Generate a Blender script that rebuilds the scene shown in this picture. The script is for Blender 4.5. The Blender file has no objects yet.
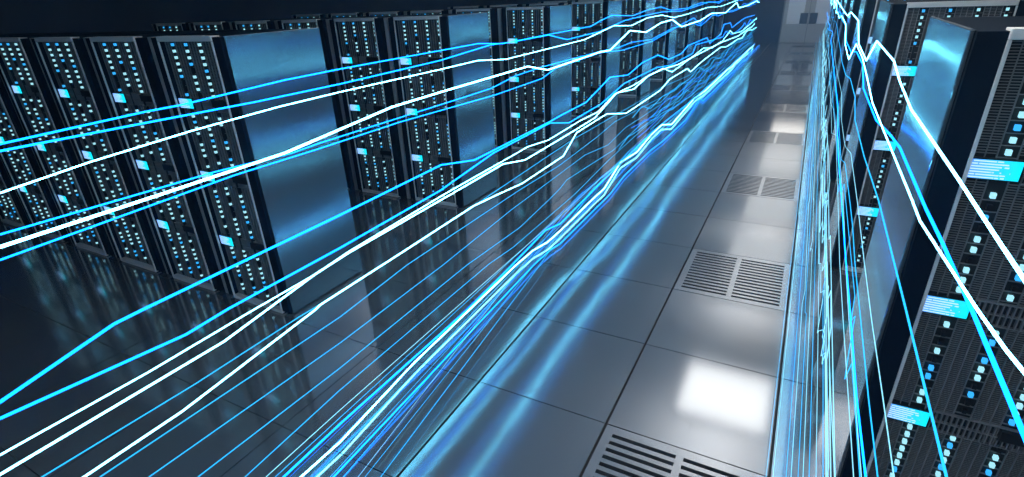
import bpy, bmesh, math, random
from mathutils import Vector
SC = bpy.context.scene
COL = SC.collection
S = 1.4                       # metres per plan unit (a floor tile is 0.6 units)
rnd = random.Random(7)

# ------------------------------------------------------------------ camera
F, YAW, PITCH, ROLL, H = 528.34, 0.506118, 0.430557, -0.044868, 1.61263
cy, sy, cp, sp = math.cos(YAW), math.sin(YAW), math.cos(PITCH), math.sin(PITCH)
FW = Vector((-sy*cp, cy*cp, -sp)); R0 = Vector((cy, sy, 0)); U0 = R0.cross(FW)
RT = math.cos(ROLL)*R0 + math.sin(ROLL)*U0
UP = -math.sin(ROLL)*R0 + math.cos(ROLL)*U0
CAM = Vector((0, 0, H))

cd = bpy.data.cameras.new('camera'); cam = bpy.data.objects.new('camera', cd); COL.objects.link(cam)
cd.sensor_width = 36.0; cd.lens = F/1024*36; cd.clip_start = 0.02; cd.clip_end = 200
from mathutils import Matrix
M3 = Matrix((RT, UP, -FW)).transposed()
cam.matrix_world = Matrix.Translation(CAM*S) @ M3.to_4x4()
SC.camera = cam

def ray(px, py):
    return FW*F + RT*(px-512) + UP*(238.5-py)
def on_x(px, py, X):
    d = ray(px, py); return CAM + d*(X/d.x)
def on_z(px, py, Z):
    d = ray(px, py); return CAM + d*((Z-H)/d.z)
def to_px(P):
    d = Vector(P)-CAM; z = d.dot(FW)
    if z <= 0: return None
    return 512+F*d.dot(RT)/z, 238.5-F*d.dot(UP)/z

# ------------------------------------------------------------------ materials
def mat(name, base=(.1,.1,.1), rough=.5, metal=0., spec=.5, em=None, es=0., coat=0.):
    m = bpy.data.materials.new(name); m.use_nodes = True
    b = m.node_tree.nodes['Principled BSDF']
    b.inputs['Base Color'].default_value = (*base, 1)
    b.inputs['Roughness'].default_value = rough
    b.inputs['Metallic'].default_value = metal
    b.inputs['Specular IOR Level'].default_value = spec
    b.inputs['Coat Weight'].default_value = coat
    if em:
        b.inputs['Emission Color'].default_value = (*em, 1)
        b.inputs['Emission Strength'].default_value = es
    return m
def noise_rough(m, scale, lo, hi, stretch=(1,1,1), bump=0.):
    nt = m.node_tree; n = nt.nodes; b = n['Principled BSDF']
    tc = n.new('ShaderNodeTexCoord'); mp = n.new('ShaderNodeMapping'); mp.inputs['Scale'].default_value = stretch
    nz = n.new('ShaderNodeTexNoise'); nz.inputs['Scale'].default_value = scale; nz.inputs['Detail'].default_value = 3
    mr = n.new('ShaderNodeMapRange'); mr.inputs['To Min'].default_value = lo; mr.inputs['To Max'].default_value = hi
    mr.inputs['From Min'].default_value = .3; mr.inputs['From Max'].default_value = .7
    nt.links.new(tc.outputs['Object'], mp.inputs['Vector']); nt.links.new(mp.outputs['Vector'], nz.inputs['Vector'])
    nt.links.new(nz.outputs['Fac'], mr.inputs['Value']); nt.links.new(mr.outputs['Result'], b.inputs['Roughness'])
    if bump:
        bp = n.new('ShaderNodeBump'); bp.inputs['Strength'].default_value = bump; bp.inputs['Distance'].default_value = .01
        nt.links.new(nz.outputs['Fac'], bp.inputs['Height']); nt.links.new(bp.outputs['Normal'], b.inputs['Normal'])
    return m

M = {}
M['floor'] = noise_rough(mat('floor_tile', (.30,.315,.34), .13, .78), 1.3, .10, .13)
M['seam'] = mat('floor_seam', (.006,.008,.012), .6)
M['vent'] = noise_rough(mat('vent_metal', (.36,.375,.40), .2, .8), 4, .16, .24)
M['pit'] = mat('vent_pit', (.004,.006,.010), .8)
M['body'] = mat('rack_body', (.004,.009,.017), .6, 0, .05)
M['panel'] = mat('panel_metal', (.23,.255,.285), .18, .85)
M['strip'] = noise_rough(mat('frame_metal', (.78,.77,.76), .45, .2), 30, .4, .5)
M['filler'] = mat('filler_metal', (.40,.41,.42), .5, .3)
M['bar'] = mat('grille_bar', (.24,.25,.265), .5, .35)
M['dark'] = mat('grille_dark', (.006,.009,.013), .55)
M['handle'] = mat('handle_black', (.012,.014,.017), .35)
M['led_pale'] = mat('led_pale', (.2,.3,.3), .4, em=(.34,.74,.86), es=1.1)
M['led_blue'] = mat('led_blue', (.05,.15,.3), .4, em=(.03,.42,.95), es=1.15)
M['led_off'] = mat('led_off', (.008,.011,.016), .4)
M['wall'] = noise_rough(mat('wall_paint', (.020,.030,.058), .6), 2, .5, .7)
M['ceiling'] = mat('ceiling_paint', (.62,.64,.67), .7)
M['door'] = noise_rough(mat('door_paint', (.36,.36,.37), .45, .1), 3, .4, .5)
M['door_frame'] = mat('door_frame', (.16,.165,.18), .45, .1)
M['glass'] = mat('door_glass', (.62,.65,.70), .3, 0, .5)
M['lock'] = mat('door_lock', (.075,.09,.115), .4, .3)
M['fixture'] = mat('fixture_metal', (.5,.5,.5), .4, .5)

def screen_material():
    m = bpy.data.materials.new('display_screen'); m.use_nodes = True
    nt = m.node_tree; n = nt.nodes; b = n['Principled BSDF']; L = nt.links
    tc = n.new('ShaderNodeTexCoord'); sx = n.new('ShaderNodeSeparateXYZ'); L.new(tc.outputs['Generated'], sx.inputs[0])
    ramp = n.new('ShaderNodeValToRGB'); cr = ramp.color_ramp
    cr.elements[0].position = 0; cr.elements[0].color = (.07,.25,.95,1)
    cr.elements[1].position = .95; cr.elements[1].color = (.0,.78,1.0,1)
    e = cr.elements.new(.45); e.color = (.03,.52,1.0,1)
    L.new(sx.outputs['X'], ramp.inputs[0])
    def math_(op, a, bb=None, c=None):
        k = n.new('ShaderNodeMath'); k.operation = op
        for i, v in enumerate((a, bb, c)):
            if v is None: continue
            if isinstance(v, (int, float)): k.inputs[i].default_value = v
            else: L.new(v, k.inputs[i])
        return k.outputs[0]
    rows = math_('MULTIPLY', sx.outputs['Z'], 7.0)
    fr = math_('FRACT', rows); fl = math_('FLOOR', rows)
    line = math_('LESS_THAN', math_('ABSOLUTE', math_('SUBTRACT', fr, .5)), .24)
    cv = n.new('ShaderNodeCombineXYZ'); L.new(math_('MULTIPLY', sx.outputs['X'], 5.0), cv.inputs[0]); L.new(math_('MULTIPLY', fl, 3.7), cv.inputs[1])
    nz = n.new('ShaderNodeTexNoise'); nz.inputs['Scale'].default_value = 1.6; L.new(cv.outputs[0], nz.inputs['Vector'])
    keep = math_('GREATER_THAN', math_('SUBTRACT', nz.outputs['Fac'], math_('MULTIPLY', math_('POWER', sx.outputs['X'], 3.0), .42)), .36)
    fac = math_('MULTIPLY', line, keep)
    mx = n.new('ShaderNodeMix'); mx.data_type = 'RGBA'
    L.new(fac, mx.inputs[0]); L.new(ramp.outputs[0], mx.inputs[6]); mx.inputs[7].default_value = (.50,.74,1,1)
    L.new(mx.outputs[2], b.inputs['Emission Color']); b.inputs['Emission Strength'].default_value = 1.25
    b.inputs['Base Color'].default_value = (.02,.05,.08,1)
    return m
M['screen'] = screen_material()

def trail_material(name, col, strength):
    m = bpy.data.materials.new(name); m.use_nodes = True
    nt = m.node_tree; nt.nodes.clear()
    o = nt.nodes.new('ShaderNodeOutputMaterial'); e = nt.nodes.new('ShaderNodeEmission')
    e.inputs[0].default_value = (*col, 1); e.inputs[1].default_value = strength
    nt.links.new(e.outputs[0], o.inputs[0]); return m
M['t_white'] = trail_material('trail_white', (.11,.53,.76), 26.0)
M['t_pale'] = trail_material('trail_pale', (.20,.55,.74), 2.2)
M['t_cyan'] = trail_material('trail_cyan', (.003,.20,1.0), 6.2)
M['t_thin'] = trail_material('trail_thin', (.018,.40,.90), 2.1)
M['t_blue'] = trail_material('trail_blue', (.010,.16,.9), 2.4)

# ------------------------------------------------------------------ mesh helpers (plan units in, metres out)
class MB:
    def __init__(s): s.v = []; s.f = []; s.m = []
    def quad(s, a, b, c, d, mi=0):
        k = len(s.v); s.v += [a, b, c, d]; s.f.append((k, k+1, k+2, k+3)); s.m.append(mi)
    def box(s, x0, x1, y0, y1, z0, z1, mi=0, skip=''):
        k = len(s.v)
        s.v += [(x0,y0,z0),(x1,y0,z0),(x1,y1,z0),(x0,y1,z0),(x0,y0,z1),(x1,y0,z1),(x1,y1,z1),(x0,y1,z1)]
        for n, f in (('b',(0,3,2,1)),('t',(4,5,6,7)),('f',(0,1,5,4)),('r',(1,2,6,5)),('k',(2,3,7,6)),('l',(3,0,4,7))):
            if n in skip: continue
            s.f.append(tuple(k+i for i in f)); s.m.append(mi)
    def build(s, name, mats, parent=None, loc=(0,0,0), bevel=0., smooth=False):
        me = bpy.data.meshes.new(name)
        me.from_pydata([(x*S, y*S, z*S) for x, y, z in s.v], [], s.f)
        if not isinstance(mats, (list, tuple)): mats = [mats]
        for m in mats: me.materials.append(m)
        me.polygons.foreach_set('material_index', s.m); me.update()
        o = bpy.data.objects.new(name, me); COL.objects.link(o)
        o.location = Vector(loc)*S
        if parent: o.parent = parent
        if bevel:
            bv = o.modifiers.new('edge', 'BEVEL'); bv.width = bevel*S; bv.segments = 2; bv.limit_method = 'ANGLE'
        if smooth:
            for p in me.polygons: p.use_smooth = True
        return o
def tag(o, label=None, cat=None, group=None, kind=None):
    if label: o['label'] = label
    if cat: o['category'] = cat
    if group: o['group'] = group
    if kind: o['kind'] = kind
    return o
def empty(name, loc):
    o = bpy.data.objects.new(name, None); COL.objects.link(o); o.location = Vector(loc)*S
    o.empty_display_size = .1; return o
CH = {}
def kids(o): return [c for c in bpy.data.objects if c.parent == o]
def copy_tree(o, tree, parent=None):
    c = o.copy(); COL.objects.link(c); c.parent = parent
    for ch, sub in tree: copy_tree(ch, sub, c)
    return c
def tree_of(o): return [(k, tree_of(k)) for k in kids(o)]

# ------------------------------------------------------------------ the setting
TX, TY0 = .11970, 1.61362
PX, PY = .6106, .6
XMIN, XMAX, YMIN, YMAX, ZC = -7.0, 4.6, -2.6, 18.56, 2.95
def gapw(x):                                   # the aisle's long seams are the open ones
    return .0052 if any(abs(x-a) < .01 for a in (TX, TX-PX, TX-2*PX)) else .0022
VENT_ROWS = [-1, 2, 5, 8, 11, 14, 17, 20, 23, 26]
fl = MB()
i0 = math.floor((XMIN-TX)/PX); i1 = math.ceil((XMAX-TX)/PX)
j0 = math.floor((YMIN-TY0)/PY); j1 = math.ceil((YMAX-TY0)/PY)
for i in range(i0, i1):
    xa, xb = TX+i*PX, TX+(i+1)*PX
    a = max(XMIN, xa+gapw(xa)); b = min(XMAX, xb-gapw(xb))
    if b <= a: continue
    for j in range(j0, j1):
        if i == -1 and j in VENT_ROWS: continue
        c = max(YMIN, TY0+j*PY+.0019); d = min(YMAX, TY0+(j+1)*PY-.0019)
        if d <= c: continue
        fl.quad((a,c,0),(b,c,0),(b,d,0),(a,d,0), 0)
        for q in (((a,c),(b,c)),((b,c),(b,d)),((b,d),(a,d)),((a,d),(a,c))):
            (x0,y0),(x1,y1) = q
            fl.quad((x0,y0,-.012),(x1,y1,-.012),(x1,y1,0),(x0,y0,0), 1)
fl.box(XMIN, XMAX, YMIN, YMAX, -.09, -.065, 1)
# seam bed just under the tiles, left open beneath the vent tiles
for i in range(i0, i1):
    for j in range(j0, j1):
        if i == -1 and j in VENT_ROWS: continue
        c0, c1 = max(XMIN, TX+i*PX), min(XMAX, TX+(i+1)*PX); d0, d1 = max(YMIN, TY0+j*PY), min(YMAX, TY0+(j+1)*PY)
        if c1 > c0 and d1 > d0: fl.quad((c0,d0,-.012),(c1,d0,-.012),(c1,d1,-.012),(c0,d1,-.012), 1)
tag(fl.build('floor', [M['floor'], M['seam']]), kind='structure')

def wall(name, *b):
    w = MB(); w.box(*b); return tag(w.build(name, M['wall']), kind='structure')
wall('wall_left', XMIN-.1, XMIN, YMIN, YMAX, -.09, ZC)
wall('wall_right', XMAX, XMAX+.1, YMIN, YMAX, -.09, ZC)
wall('wall_front', XMIN-.1, XMAX+.1, YMIN-.1, YMIN, -.09, ZC)
DX0, DX1, DZ = -.895, .50, 1.62                # double door in the end wall
w = MB()
w.box(XMIN-.1, DX0, YMAX, YMAX+.1, -.09, ZC); w.box(DX1, XMAX+.1, YMAX, YMAX+.1, -.09, ZC); w.box(DX0, DX1, YMAX, YMAX+.1, DZ, ZC); w.box(DX0, DX1, YMAX+.065, YMAX+.1, -.09, DZ)  # last box is an unseen backing added to stop light through the door gap
tag(w.build('wall_back', M['wall']), kind='structure')
c = MB(); c.box(XMIN-.1, XMAX+.1, YMIN-.1, YMAX+.1, ZC, ZC+.1)
tag(c.build('ceiling', M['ceiling']), kind='structure')

def door_leaf(name, x0, x1, px0, px1, hx0, hx1):
    d = MB(); y0, y1 = YMAX+.005, YMAX+.055; pz0, pz1 = .522, 1.38
    d.box(x0, px0, y0, y1, .006, DZ-.02); d.box(px1, x1, y0, y1, .006, DZ-.02)
    d.box(px0, px1, y0, y1, .006, pz0); d.box(px0, px1, y0, y1, pz1, DZ-.02)
    o = tag(d.build(name, M['door']), kind='structure')
    g = MB(); g.box(px0, px1, y0+.014, y1-.014, pz0, pz1); g.build('pane', M['glass'], o)
    k = MB(); k.box(hx0, hx1, y0-.02, y1, pz0+.004, .815); k.build('handle_plate', M['lock'], o, bevel=.006)
    h = MB(); xm = (hx0+hx1)/2; h.box(xm-.012, xm+.012, y0-.05, y0-.035, .56, .77); h.box(xm-.01, xm+.01, y0-.036, y0-.018, .58, .60); h.box(xm-.01, xm+.01, y0-.036, y0-.018, .73, .75)
    h.build('handle', M['lock'], o, bevel=.003)
    return o
door_leaf('door_1', DX0+.04, -.203, -.765, -.335, -.42, -.222)
door_leaf('door_2', -.195, DX1-.04, -.063, .367, -.176, .022)
t = MB()
t.box(DX0, DX0+.036, YMAX-.006, YMAX+.06, 0, DZ); t.box(DX1-.036, DX1, YMAX-.006, YMAX+.06, 0, DZ); t.box(DX0+.036, DX1-.036, YMAX-.006, YMAX+.06, DZ-.018, DZ)
tag(t.build('trim_1', M['door_frame']), kind='structure')

# ------------------------------------------------------------------ vent tiles
SLOTS = 14
def make_vent():
    root = empty('floor_vent', (0,0,0))
    wx, wy = PX-.012, PY-.006
    f = MB(); bar0, bar1 = wx/2-.014, wx/2+.014; m0 = .036; e = .030
    f.box(0, m0, 0, wy, -.02, 0); f.box(wx-m0, wx, 0, wy, -.02, 0)
    f.box(m0, wx-m0, 0, e, -.02, 0); f.box(m0, wx-m0, wy-e, wy, -.02, 0)
    f.build('frame', M['vent'], root)
    b = MB(); b.box(bar0, bar1, e, wy-e, -.02, 0); b.build('centre_bar', M['vent'], root)
    for xa, xb in ((m0, bar0), (bar1, wx-m0)):
        s = MB(); n = SLOTS; p = (wy-2*e)/n
        for k in range(n+1):
            y = e+k*p
            s.box(xa, xb, max(e, y-p*.26), min(wy-e, y+p*.26), -.02, 0)
        s.build('slat_panel', M['vent'], root)
    q = MB(); q.box(0, wx, 0, wy, -.062, -.058); q.build('pit_tray', M['pit'], root)
    return root
v0 = make_vent(); vt = tree_of(v0)
VL = ['slatted metal floor vent nearest the camera, cut off by the bottom edge',
      'slatted metal floor vent catching bright light, next beyond the glaring floor patch',
      'third slatted floor vent along the aisle, its slats fine and grey',
      'fourth slatted floor vent along the aisle, darker grey',
      'fifth slatted floor vent along the aisle, small and dark',
      'sixth slatted floor vent along the aisle, far off',
      'seventh slatted floor vent along the aisle, far off', 'eighth slatted floor vent along the aisle, close to the doors',
      'ninth slatted floor vent along the aisle, close to the doors', 'last slatted floor vent along the aisle before the doors']
for k, j in enumerate(VENT_ROWS):
    o = v0 if k == 0 else copy_tree(v0, vt)
    o.location = Vector((TX-PX+.006, TY0+j*PY+.003, 0))*S
    tag(o, VL[k], 'floor vent', 'floor vents along the aisle')

# ------------------------------------------------------------------ server racks
FX, BX, DEP, ZT = .2123, .2695, .59, 1.501
LEDX = [.075-.2123, .182-.2123, .29-.2123, .397-.2123]
SECT = [(1.461, 9), (1.109, 10), (.725, 10), (.347, 10)]
LSP = .0302
DISP = [(1.148, 1.202), (.752, .809), (.362, .420)]
REC = .030
def led_rows():
    for z, n in SECT:
        for k in range(n): yield z-k*LSP
def led_state(r):
    q = r.random(); return 2 if q < .17 else (1 if q < .42 else 0)
def led_box(m, x, z, mi):
    m.box(x-.0053, x+.0053, REC-.016, REC-.004, z-.0066, z+.0066, mi, skip='k')
LEDM = [M['led_pale'], M['led_blue'], M['led_off']]
def make_rack(leds=True):
    root = empty('server_rack', (0,0,0))
    b = MB()                                            # case with an open front recess
    b.box(-BX, -FX, .004, DEP, .015, 1.495); b.box(FX, BX, .004, DEP, .015, 1.495)
    b.box(-FX, FX, .045, DEP, .015, 1.495); b.box(-FX, FX, .004, .045, .0, .004)
    b.build('body', M['body'], root)
    b = MB(); b.box(-BX+.02, BX-.02, .03, DEP-.03, 0, .015); b.build('plinth', M['dark'], root)
    t_ = MB(); t_.box(-FX, FX, -.004, .044, 1.477, ZT); t_.build('top_strip', M['strip'], root, bevel=.002)
    t_ = MB()
    t_.box(-FX, -FX+.007, -.004, .004, .024, 1.476); t_.box(FX-.006, FX, -.004, .004, .024, 1.476); t_.box(-FX, FX, -.004, .044, .004, .024)
    t_.build('face_frame', M['strip'], root)
    g = MB(); g.box(-FX+.010, FX-.006, REC, .044, .024, 1.476, 0)
    zz = .03
    zs = [d for d in DISP]
    while zz < 1.472:                                   # fine horizontal louvres between the bands
        if not any(a-.006 < zz < c_+.006 for a, c_ in zs):
            x = -FX+.010
            for lx in LEDX:
                if lx-.018 > x: g.box(x, lx-.018, REC-.004, REC, zz-.0011, zz+.0011, 1, skip='k')
                x = lx+.022
        zz += .0068
    for lx in LEDX:                                     # cell walls of the light columns
        for z in led_rows():
            g.box(lx-.018, min(lx+.022, FX-.007), REC-.005, REC, z-LSP/2-.001, z-LSP/2+.001, 1, skip='k')
        for dx in (-.018, .022, .0443, .0666):
            if lx+dx < FX-.008: g.box(lx+dx-.001, lx+dx+.001, REC-.007, REC, .026, 1.474, 1, skip='k')
    for x in (-.1775, -.199):
        g.box(x-.0009, x+.0009, REC-.006, REC, .026, 1.474, 1, skip='k')
    g.build('grille', [M['dark'], M['bar']], root)
    for a, c_ in DISP:
        v = MB(); z0, z1 = a-.004, c_+.004; zm = (z0+z1)/2
        v.box(-.095, FX-.006, REC-.012, REC-.001, z0-.003, z0, 0); v.box(-.095, FX-.006, REC-.012, REC-.001, z1, z1+.003, 0)
        v.box(-.095, .10, REC-.012, REC-.001, zm-.0015, zm+.0015, 0)
        x = -.085
        while x < FX-.012:
            if x < .055: v.box(x-.0017, x+.0017, REC-.011, REC-.001, z0, z1, 0)
            else: v.box(x-.0017, x+.0017, REC-.011, REC-.001, z0, zm-.012, 0)
            x += .0125
        v.build('vent_band', M['bar'], root)
        h = MB(); h.box(.062, FX-.010, REC-.018, REC-.001, zm-.008, z1-.004); h.build('handle', M['handle'], root, bevel=.003)
        d = MB(); d.box(-FX+.001, -.100, .018, REC, a, c_); ds = d.build('display', M['handle'], root)
        d = MB(); d.box(-FX+.003, -.102, .0155, .018, a+.003, c_-.003); d.build('screen', M['screen'], ds)
    if leds:
        for k, lx in enumerate(LEDX):
            m = MB(); rr = random.Random(40+k)
            zs_ = sorted(led_rows()); a, b_, y0 = lx-.0053, lx+.0053, REC-.012
            prev = zs_[0]-.016; edges = [(prev, zs_[0]-.0066, 2)]      # one board, lit window by lit window
            for q, z in enumerate(zs_):
                edges.append((z-.0066, z+.0066, led_state(rr)))
                edges.append((z+.0066, (zs_[q+1] if q+1 < len(zs_) else z+.0226)-.0066, 2))
            k0 = len(m.v); n_ = 0
            for z_ in [e[0] for e in edges]+[edges[-1][1]]:
                m.v += [(a, REC-.001, z_), (a, y0, z_), (b_, y0, z_), (b_, REC-.001, z_)]; n_ += 1
            for q, e in enumerate(edges):
                i_ = k0+q*4; lit = e[2]
                m.f += [(i_, i_+1, i_+5, i_+4), (i_+1, i_+2, i_+6, i_+5), (i_+2, i_+3, i_+7, i_+6)]; m.m += [lit]*3
            m.f += [(k0, k0+3, k0+2, k0+1), tuple(k0+(n_-1)*4+w_ for w_ in range(4))]; m.m += [2, 2]
            m.build('status_light_column', LEDM, root)
    return root
def add_filler(root):
    f = MB(); f.box(-.328, -.293, .02, .06, 0, 1.497); f.build('filler_strip', M['filler'], root)
def add_side_panel(root, sx):
    p = MB(); p.box(*sorted((sx*BX, sx*(BX+.012))), .018, DEP, .010, 1.499)
    p.build('side_panel', M['panel'], root, bevel=.003)
rack0 = make_rack()
RT_TREE = tree_of(rack0)
rackW = copy_tree(rack0, RT_TREE); add_filler(rack0); RT_TREE = tree_of(rack0)
rackE = copy_tree(rack0, RT_TREE); add_side_panel(rackE, 1); E_TREE = tree_of(rackE)
add_side_panel(rackW, -1); W_TREE = tree_of(rackW)
RY, RP = 1.6363, 1.81
LXE, LP = -2.4375, .6211
ORD = ['first', 'second', 'third', 'fourth', 'fifth', 'sixth', 'seventh', 'eighth', 'ninth', 'tenth']
ROWN = ['nearest', 'second', 'third', 'fourth', 'fifth', 'sixth', 'seventh', 'eighth', 'ninth', 'last']
LEFT = [6, 6, 6, 4, 3, 1, 1, 1, 1, 1]      # as many as can be made out in each row
used = {'E': False, '0': False, 'W': False}
def place(kind, src, tree, x, y, label, group):
    if used[kind]: o = copy_tree(src, tree)
    else: o = src; used[kind] = True
    o.location = Vector((x, y, 0))*S
    return tag(o, label, 'server rack', group)
for n in range(10):
    for k in range(LEFT[n]):
        x = LXE-FX-k*LP; y = RY+n*RP
        if k == 0:
            lab = f"server rack with a reflective steel side panel on the aisle, heading the {ROWN[n]} left row"
            place('E', rackE, E_TREE, x, y, lab, 'server racks left of the aisle')
        else:
            lab = f"dark server rack with cyan status lights, {ORD[k]} from the aisle in the {ROWN[n]} left row"
            place('0', rack0, RT_TREE, x, y, lab, 'server racks left of the aisle')
RXE = .388
def place_right(n, k, o=None):
    x = RXE+FX+k*LP; y = RY+n*RP
    if k == 0:
        return place('W', rackW, W_TREE, x, y, f"server rack with a reflective steel side panel on the aisle, heading the {ROWN[n]} right row", 'server racks right of the aisle')
    return place('0', rack0, RT_TREE, x, y, f"dark server rack with cyan status lights, {ORD[k]} from the aisle in the {ROWN[n]} right row", 'server racks right of the aisle')
# the nearest right-hand rack: each of its status lights is a piece of its own
near = make_rack(False); add_side_panel(near, -1)
near.location = Vector((RXE+FX, RY, 0))*S
tag(near, 'largest server rack, close to the camera at the right edge, with big square status lights', 'server rack', 'server racks right of the aisle')
rr = random.Random(11); protos = []
for mi in range(3):
    m = MB(); led_box(m, 0, 0, mi)
    protos.append(m)
single = {}
for lx in LEDX:
    for z in led_rows():
        st = led_state(rr); p = to_px((RXE+FX+lx, RY, z))
        if not p or not (-6 < p[0] < 1030 and -6 < p[1] < 484): continue
        if st not in single:
            o = protos[st].build('status_light', LEDM, near); single[st] = o
        else:
            o = single[st].copy(); COL.objects.link(o); o.parent = near
        o.location = Vector((lx, 0, z))*S
for n in range(1, 10):
    place_right(n, 0)

# ------------------------------------------------------------------ ceiling lights (mirrored in the floor, bar the first two, which are added)
def diffuser_mat(s):
    return mat('diffuser_%d' % round(s), (.8,.8,.8), .5, em=(1.0,.97,.92), es=s)
LIGHTS = [(-1.3, 9.0, .45), (1.72, 8.0, .45), (4.78, 4.2, .45), (7.85, 1.5, 1.15), (10.9, 1.4, 1.15), (13.95, 1.5, 1.15), (16.9, 3.0, .95)]  # first two are unseen, added to light the rack fronts
for k, (y, s, b_) in enumerate(LIGHTS):
    r = empty('ceiling_light', (-.2, y, 2.3))
    f = MB(); a = .45; c_ = b_
    f.box(-a, a, -c_, c_, -.03, 0); f.box(-a, a, -c_, -c_+.03, -.05, -.03); f.box(-a, a, c_-.03, c_, -.05, -.03); f.box(-a, -a+.03, -c_+.03, c_-.03, -.05, -.03); f.box(a-.03, a, -c_+.03, c_-.03, -.05, -.03)
    f.build('housing', M['fixture'], r)
    d = MB(); d.box(-a+.06, a-.06, -.39, .39, .001, .006); d.build('added_uplight', diffuser_mat(13), r)  # upward glow added to brighten the ceiling and its reflection in the floor
    d = MB()
    for q in (-.3, .3): d.box(q-.006, q+.006, -.006, .006, .006, ZC-2.3)
    d.build('hanger', M['fixture'], r)
    d = MB(); d.box(-a+.03, a-.03, -c_+.03, c_-.03, -.040, -.031); d.build('diffuser', diffuser_mat(s), r)
    tag(r, f"square ceiling light panel out of view over the aisle, {ORD[k]} from the near end", 'ceiling light', 'ceiling lights over the aisle')

# ------------------------------------------------------------------ light trails
def tube(name, pts, rad, material, sides=6):
    P = [Vector(p) for p in pts]
    Q = [P[0]]
    for a in P[1:]:
        if (a-Q[-1]).length > .012: Q.append(a)
    P = Q
    v = []; f = []
    for i, p in enumerate(P):
        if i == 0: t_ = (P[1]-p).normalized(); s_ = 1
        elif i == len(P)-1: t_ = (p-P[i-1]).normalized(); s_ = 1
        else:
            a = (p-P[i-1]).normalized(); b = (P[i+1]-p).normalized(); t_ = a+b
            t_ = t_.normalized() if t_.length > 1e-4 else a
            s_ = 1/max(.5, t_.dot(a))
        u = Vector((1,0,0)); u = (u-t_*u.dot(t_))
        if u.length < 1e-3: u = Vector((0,0,1)); u = u-t_*u.dot(t_)
        u.normalize(); w_ = t_.cross(u)
        for k in range(sides):
            an = 2*math.pi*k/sides
            v.append(tuple(p+(u*math.cos(an)+w_*math.sin(an)*s_)*rad))
    for i in range(len(P)-1):
        for k in range(sides):
            a = i*sides+k; b = i*sides+(k+1) % sides
            f.append((a, b, b+sides, a+sides))
    f.append(tuple(range(sides-1, -1, -1))); f.append(tuple(range(len(v)-sides, len(v))))
    m = MB(); m.v = v; m.f = f; m.m = [0]*len(f)
    return m.build(name, material)

ZF = .022
def finish(pts, X, yend, amp, step, r, zlo=None, zhi=None, lead=-1.2):
    """carry a trail on past its last seen bend and back past the frame's edge"""
    pts = [p.copy() for p in pts]
    for p in pts: p.z = max(p.z, ZF)
    if lead is not None and pts[0].y > lead:
        d = pts[1]-pts[0]; a = pts[0]
        s_ = d.z/max(abs(d.y), 1e-3)
        near_ = Vector((a.x, a.y-.5, min(1.52, max(ZF, a.z-s_*.5))))
        pts = [Vector((a.x, lead, near_.z)), near_]+pts
    z0 = pts[-1].z; y = pts[-1].y
    while y < yend-.3:
        y += step*r.uniform(.35, 1.25)
        dz = r.uniform(-amp, amp)
        z = z0+dz
        if zlo is not None: z = max(z, zlo)
        pts.append(Vector((X+r.uniform(-.02, .02), min(y, yend), max(ZF, z))))
    return pts
XL, XR = -1.52, .27
GL, GR = 'light trails left of the aisle', 'light trails right of the aisle'
TRN = [0]
def trail(pix, X, rad, mat_, label, group, plane='x', Z=.04, yend=17.7, amp=.07, step=.9, seed=1, lead=-1.2):
    rad *= .66; TRN[0] += 1
    if X < 0: X += .016*((TRN[0]*3) % 7-3)
    else: X += .008*((TRN[0]*3) % 7-3)-.01
    r = random.Random(seed)
    pts = [on_x(px, py, X) for px, py in pix] if plane == 'x' else [on_z(px, py, Z) for px, py in pix]
    pts = [p for p in pts if p.y < 18.2]
    for p in pts: p.y = min(p.y, yend)
    pts = finish(pts, pts[-1].x if plane == 'z' else X, yend, amp, step, r, lead=lead)
    o = tube('light_trail', pts, rad, M[mat_]); tag(o, label, 'light trail', group); return o

A = [(0,144),(144,112),(181,105),(235,92),(285,80),(340,69),(440,50.6),(478,43.6),(503,43.6),(548.5,34.5),(591,26.3),(600,21),(612,15.3),(633,15.7),(647,10.2),(661,7),(671,10.2),(688,7.9),(700.6,2.8),(719.5,1.6)]
B = [(0,151),(124,127),(255,102),(340,84),(440,60.5),(490,45),(512,42),(548.5,35),(567,39.6),(600,31.4),(625,20.4),(647,15),(663,11.8),(682,11),(710,1.8),(719,3)]
C_ = [(0,193),(90,162),(191,131),(278,107),(340,92),(440,69.5),(478,60.5),(506,59.3),(584.6,39.6),(614,25.6),(631.4,25.6),(647,18),(662,15),(674,17.6),(688,14),(707,7.5),(721,6.3),(733.6,1.6)]
D = [(0,247),(168,192),(285,153),(320,138),(392,107),(440,92.3),(528,66.4),(547.7,70),(600,52),(610,50.3),(630,30.6),(646,32.2),(661,22.8),(672.3,19.6),(681.7,26.7),(700.6,20.4),(711.6,13.4),(725.7,12.6),(736.7,2.4),(739,7.9),(747.7,5.5),(757,.8)]
E_ = [(0,234.5),(214.6,172),(292,153),(320,143),(471,95),(492,88),(515.5,75.8),(542,67),(600,51.5),(620,47),(631.4,42.4),(652,39.3),(674,27.5),(694.3,23.6),(700.6,26),(713,15),(733.6,10.2),(751,2.4)]
F_ = [(0,260),(235,175),(315,150),(400,122),(495,95),(542,78.5),(556,68),(600,52.7),(622,50.3),(652,41.2),(678.6,26)]
G = [(0,402),(114,324),(144,309),(340,215),(441,165),(474.6,160),(550,121.6),(560,115.8),(586,102.4),(610,77.3),(628,75),(642,62.9),(658,55),(669,59.4),(681.7,53.4),(688,45.6),(707,37.7),(710,43.2),(721,33.8),(724,24.4),(730.5,22.8),(732,27.5),(744.6,18),(754.8,15)]
H_ = [(0,418.5),(186,334.5),(228,309),(340,248),(440,190.7),(493.4,153),(550,123),(569,122.8),(601,104),(624,83.6),(656.6,67.6),(670.7,65.2),(692.7,53.4),(696,44.8),(722.6,37)]
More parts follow.
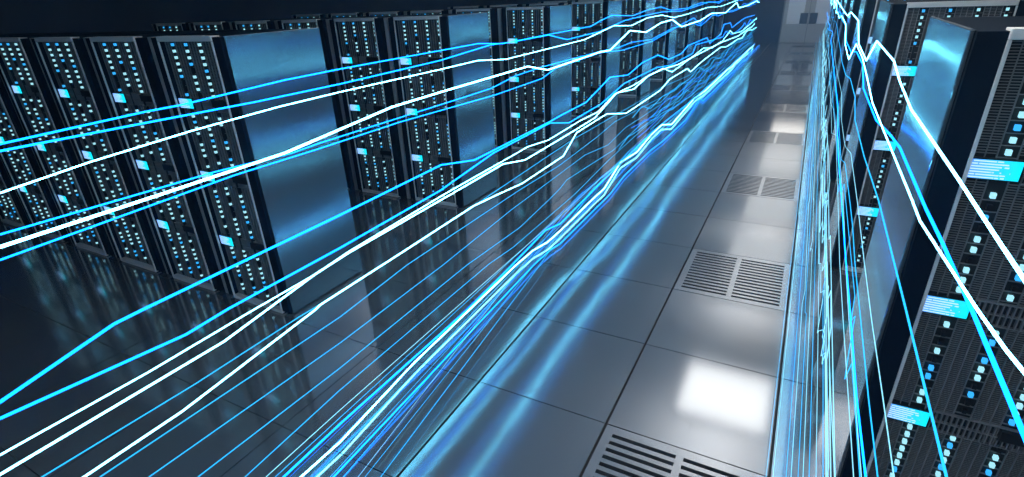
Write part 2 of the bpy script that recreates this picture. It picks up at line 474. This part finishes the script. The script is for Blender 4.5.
I_ = [(0,455),(147,373),(255,309),(315,274.5),(349,251.5),(443,195),(503,161),(528,146.7),(548.5,140),(580,120.8),(597.7,112),(615,93.8),(634,85),(649.6,75),(663,68.4),(672,72),(691,58),(703.7,48),(711.6,48),(722.6,40.9),(730.5,30.6),(733,33.8),(741.5,31.4),(757,18)]
J = [(0,474.5),(224,341.5),(268,309),(315.5,274),(350,252),(448,196),(503,164),(525,160),(567,135),(594.6,118),(616.6,93),(634,89),(648,76),(663,69),(678.6,64.4),(719.5,43.2),(738,36),(749,28.3),(758,24)]
K = [(84,477),(182,411.5),(315,310),(320,305),(400,253.7),(474,205.7),(496.6,195),(521.7,183.7),(563.4,156),(576.7,132.6),(607,113.8),(626,113.4),(660.6,90),(670,79),(687.3,68.6),(690.5,71.8),(702,61.3),(721,47),(726,47)]
L1 = [(42,477),(196,383.5),(299,317),(326,301),(477,204),(490,195),(540.6,161),(572,140),(640,101),(660,88),(690,75)]
L2 = [(100,477),(340,317),(407,265),(519.5,190),(560,165),(597,137),(615,121.6),(660,98),(688,80)]
L3 = [(149,477),(340,343),(443,265),(511.6,209.6),(538,190),(585,155),(608,145),(625,128),(680,92),(705,72)]
L4 = [(198,477),(340,368),(467,265),(519.5,227.7),(549.3,199.4),(560,188.5),(567,179.7),(613.5,150),(640,125),(690,88.5)]
L5 = [(245,477),(340,390),(489,264),(513,247.4),(560,207),(575,194),(608.7,160),(645,127),(684,101)]
L6 = [(266,477),(340,410),(504.5,265),(560,216),(583.6,194),(605.6,174),(623,161),(655,134),(690,106),(715,80)]
L7 = [(283.6,477),(340,424),(467,310),(512,265),(546,230),(560,223.8),(608.7,175),(652,132),(700,94)]
L8 = [(301,477),(340,442),(414.5,362.5),(467,312),(516,265),(533,250.5),(547.7,242),(560,231),(597,195),(604,189),(620.5,162.4),(637,152),(651,135),(662,124.8),(671.6,124.4),(695,97.7),(704.6,91.4),(720,77)]
L9 = [(334,477),(491.6,310),(534,265),(551,249.7),(560,244),(609.5,195),(624.4,175.8),(650.4,150.6),(662,142),(685.7,120),(700,98.5),(703,101),(720,85)]
for pix, rad, m_, lab, sd in [
    (A, .0037, 't_cyan', 'uppermost cyan light trail crossing the left racks above all the others', 1),
    (B, .0038, 't_cyan', 'cyan light trail just under the uppermost trail on the left racks', 2),
    (C_, .0027, 't_white', 'thin white light trail beneath the two topmost cyan trails on the left racks', 3),
    (D, .0054, 't_white', 'thickest white light trail, sweeping across the middle of the left racks', 4),
    (E_, .0034, 't_cyan', 'cyan light trail running just above the thickest white trail', 5),
    (F_, .0034, 't_cyan', 'cyan light trail running just below the thickest white trail', 6),
    (G, .0060, 't_cyan', 'thick cyan light trail bending at the lower left, upper of the thick cyan pair', 7),
    (H_, .0053, 't_cyan', 'thick cyan light trail at the lower left, lower of the thick cyan pair', 8),
    (I_, .0028, 't_white', 'upper thin white light trail of the pair below the thick cyan trails', 9),
    (J, .0040, 't_white', 'lower, thicker white light trail of the pair below the thick cyan trails', 10),
    (K, .0038, 't_white', 'lowest thick white light trail over the dark floor at the lower left', 11),
    (L1, .0025, 't_thin', 'thin cyan light trail crossing over the lowest thick white trail', 12),
    (L2, .0024, 't_thin', 'first thin cyan light trail below the lowest thick white trail', 13),
    (L3, .0024, 't_thin', 'second thin cyan light trail below the lowest thick white trail', 14),
    (L4, .0025, 't_thin', 'third thin cyan light trail below the lowest thick white trail', 15),
    (L5, .0024, 't_thin', 'fourth thin cyan light trail below the lowest thick white trail', 16)]:
    trail(pix, XL, rad, m_, lab, GL, seed=sd)
for pix, rad, m_, Z, lab, sd in [
    (L6, .0022, 't_pale', .085, 'hair-thin white light trail low over the floor left of the bright cyan bundle', 17),
    (L7, .0060, 't_cyan', .055, 'broad cyan light trail along the floor, leftmost of the bright bundle', 18),
    (L8, .0052, 't_white', .03, 'white light trail along the floor in the middle of the bright cyan bundle', 19),
    (L9, .0045, 't_cyan', .02, 'cyan light trail along the floor, edge of the bright bundle toward the aisle', 20)]:
    trail(pix, XL, rad, m_, lab, GL, plane='z', Z=Z, seed=sd, amp=.03)

RA = [(1040,303),(998,240),(959,180),(918.5,120),(911.5,110),(899.5,80.5),(894,61),(876.9,41),(866.3,60.6),(858.7,44),(858.4,20.5),(851.3,12.3),(847.5,15.9),(843,9.6),(840,4.7),(837,0)]
RB = [(1024,372),(1006,350),(977.6,310),(920,221),(912,200),(894,156),(872.5,103),(867,77),(862.5,58),(856.3,44),(848.7,59.4),(845.3,45),(845.7,24),(841.6,15.8),(839.3,18.2),(837.5,11.7)]
RC = [(1022,430),(974,315),(943,244),(926,209),(900,148),(890.4,135),(876,120),(868,100),(863.4,88),(862.8,64.7),(856.5,51.8),(851,51.7),(845.7,40),(845.7,25),(841,17.6)]
RD = [(946.5,477),(906,310),(878.4,200),(864,156),(855,120),(855,97),(850.4,78.8),(845.7,75),(842,61.7),(840.5,50),(837.5,33)]
RE = [(894,477),(882.5,395),(871.6,320),(864,260),(857.3,201.5),(850.8,153),(846,147.6),(844.6,143.4),(841.6,121),(841.6,93.4),(836.4,68.8),(834,50)]
RF = [(865.7,477),(856.5,397),(850.8,320),(845.8,260),(842,206),(838.7,161.7),(837.5,134),(838,106),(833,62),(831,40)]
RG = [(861.4,477),(854.9,398),(849,320),(846,270),(843.4,206),(840,160),(838,136.4),(831.6,133),(831,100),(829,60)]
RH = [(853.6,477),(848.3,397),(843.1,320),(839.6,260),(838,200),(836,140),(833.4,108.8),(830.5,103.5),(829.5,70)]
RI = [(834.7,477),(830.7,397),(827.9,320),(826.8,260),(826.4,206),(828,185),(827.6,156),(827,127.6),(824,124.7),(824,90)]
RJ = [(877.7,477),(868.5,398),(860.7,320),(855.1,265),(852.5,225),(850.4,206),(845,163),(841,159.4),(838.5,120),(835,85)]
for pix, rad, m_, lab, sd in [
    (RA, .0033, 't_white', 'boldest white light trail, zigzagging past the right racks to the right edge', 31),
    (RB, .0031, 't_white', 'bold white light trail left of the boldest one across the right racks', 32),
    (RC, .0050, 't_cyan', 'bold cyan light trail weaving beside the two bold white trails at right', 33),
    (RD, .0030, 't_thin', 'thin cyan light trail slanting down to the largest rack near the bottom edge', 34),
    (RE, .0018, 't_pale', 'thin white light trail slanting down in front of the lowest display at right', 35),
    (RF, .0034, 't_cyan', 'thick cyan strand of the hanging bundle right of the aisle', 36),
    (RG, .0016, 't_pale', 'white strand running alongside the thick cyan strand right of the aisle', 37),
    (RH, .0015, 't_pale', 'white strand a little left of the thick cyan strand right of the aisle', 38),
    (RI, .0019, 't_pale', 'pale white strand running lowest of the long even strands right of the aisle', 39),
    (RJ, .0024, 't_thin', 'thin blue strand just right of the thick cyan strand', 40)]:
    trail(pix, XR, rad, m_, lab, GR, seed=sd, amp=.06, step=.8)
# straight fine strands close over the floor right of the aisle
FINE = 'one of the fine blue-white strands low in the bundle along the right racks'
FG = 'fine strands along the right racks'
r = random.Random(9)
for k, (px, Z) in enumerate([(766, .04), (773, .07), (786, .05), (791, .12), (798, .09), (803, .16), (809, .22), (816, .26), (823, .34), (828, .40)]):
    X = on_z(px, 477, Z).x
    pts = [Vector((X, -1.2, Z)), Vector((X, 2.4+r.random(), Z))]; y = pts[-1].y
    while y < 17.7:
        if r.random() < .4:
            y += r.uniform(.03, .1); Z = max(.025, Z+r.choice((-1, 1))*r.uniform(.02, .05))
        else: y += r.uniform(.8, 2.0)
        pts.append(Vector((X+r.uniform(-.006, .006), y, Z)))
    o = tube('light_trail', pts, .0006 if k < 2 else .0010, M[('t_thin', 't_pale', 't_thin', 't_pale')[k % 4]], 5)
    tag(o, FINE, 'light trail', FG)
# and others that jump about
r = random.Random(5)
for k in range(7):
    z0 = .10+.55*(k+r.uniform(-.3, .3))/7; X = XR+r.uniform(-.045, .02)
    pts = []; y = -1.2; z = max(.03, z0)
    while y < 17.7:
        pts.append(Vector((X, y, max(ZF, z))))
        if y > 1.0 and r.random() < .55:
            dz = r.choice((-1, 1))*r.uniform(.03, .11)
            y += r.uniform(.02, .14)
            z = z+dz if abs(z+dz-z0) < .14 else z-dz
        else:
            y += r.uniform(.25, 1.1)
            z = z+r.uniform(-.02, .02)
    o = tube('light_trail', pts, r.choice((.0012, .0016, .0014)), M[r.choice(('t_thin', 't_thin', 't_pale', 't_pale'))], 5)
    tag(o, FINE, 'light trail', FG)
# a fan of glowing strands standing in for the trails' reflections in the floor
r = random.Random(21)
for k in range(9):
    f_ = (k+r.uniform(.1, .9))/9
    xn = -1.50+.42*f_; yj = r.uniform(2.6, 4.6)
    pts = [Vector((xn+.03, -.4, .02)), Vector((xn, .75, .02+.02*r.random()))]
    pts += [Vector((xn+(XL-xn)*.45, .75+(yj-.75)*.5, .02+.03*r.random())), Vector((XL+r.uniform(-.02, .05), yj, .03+.03*r.random()))]
    y = yj
    while y < 5.5:
        y += r.uniform(.5, 1.1); pts.append(Vector((XL+r.uniform(-.03, .06), y, .025+.05*r.random())))
    o = tube('light_trail', pts, r.choice((.0007, .0009, .0012)), M[r.choice(('t_thin', 't_cyan', 't_blue', 't_thin', 't_pale'))], 5)
    tag(o, 'one of the fine glowing strands standing in for floor reflections beside the bright cyan bundle', 'light trail', 'fine strands standing in for floor reflections')
# fine strands low on the left, far along the aisle
for k in range(9):
    z0 = .05+.4*(k+r.uniform(-.3, .3))/9; X = XL+r.uniform(-.04, .04)
    pts = []; y = 5.5+r.uniform(-1, 1); z = z0
    while y < 17.7:
        pts.append(Vector((X, y, max(ZF, z)))); y += r.uniform(.2, .8); z = z0+r.uniform(-.06, .06)
    o = tube('light_trail', pts, .0026, M[r.choice(('t_thin', 't_thin', 't_blue'))], 5)
    tag(o, 'one of the fine blue strands low along the far left racks', 'light trail', 'fine strands along the far left racks')

# ------------------------------------------------------------------ world and view
wd = bpy.data.worlds.new('world'); SC.world = wd; wd.use_nodes = True
wd.node_tree.nodes['Background'].inputs[0].default_value = (.15, .35, .8, 1)
wd.node_tree.nodes['Background'].inputs[1].default_value = .01
hv = wd.node_tree.nodes.new('ShaderNodeVolumeScatter')        # blue-tinted haze added for glow around the trails and navy darks
hv.inputs['Color'].default_value = (.35, .62, 1, 1); hv.inputs['Density'].default_value = .008; hv.inputs['Anisotropy'].default_value = .55
wd.node_tree.links.new(hv.outputs[0], wd.node_tree.nodes['World Output'].inputs['Volume'])
vs = SC.view_settings
vs.view_transform = 'Standard'; vs.look = 'None'; vs.gamma = 1; vs.use_curve_mapping = False; vs.exposure = 0
SC.display_settings.display_device = 'sRGB'
cy_ = SC.cycles
cy_.use_denoising = True
cy_.max_bounces = 6; cy_.diffuse_bounces = 3; cy_.glossy_bounces = 4
cy_.sample_clamp_indirect = 4
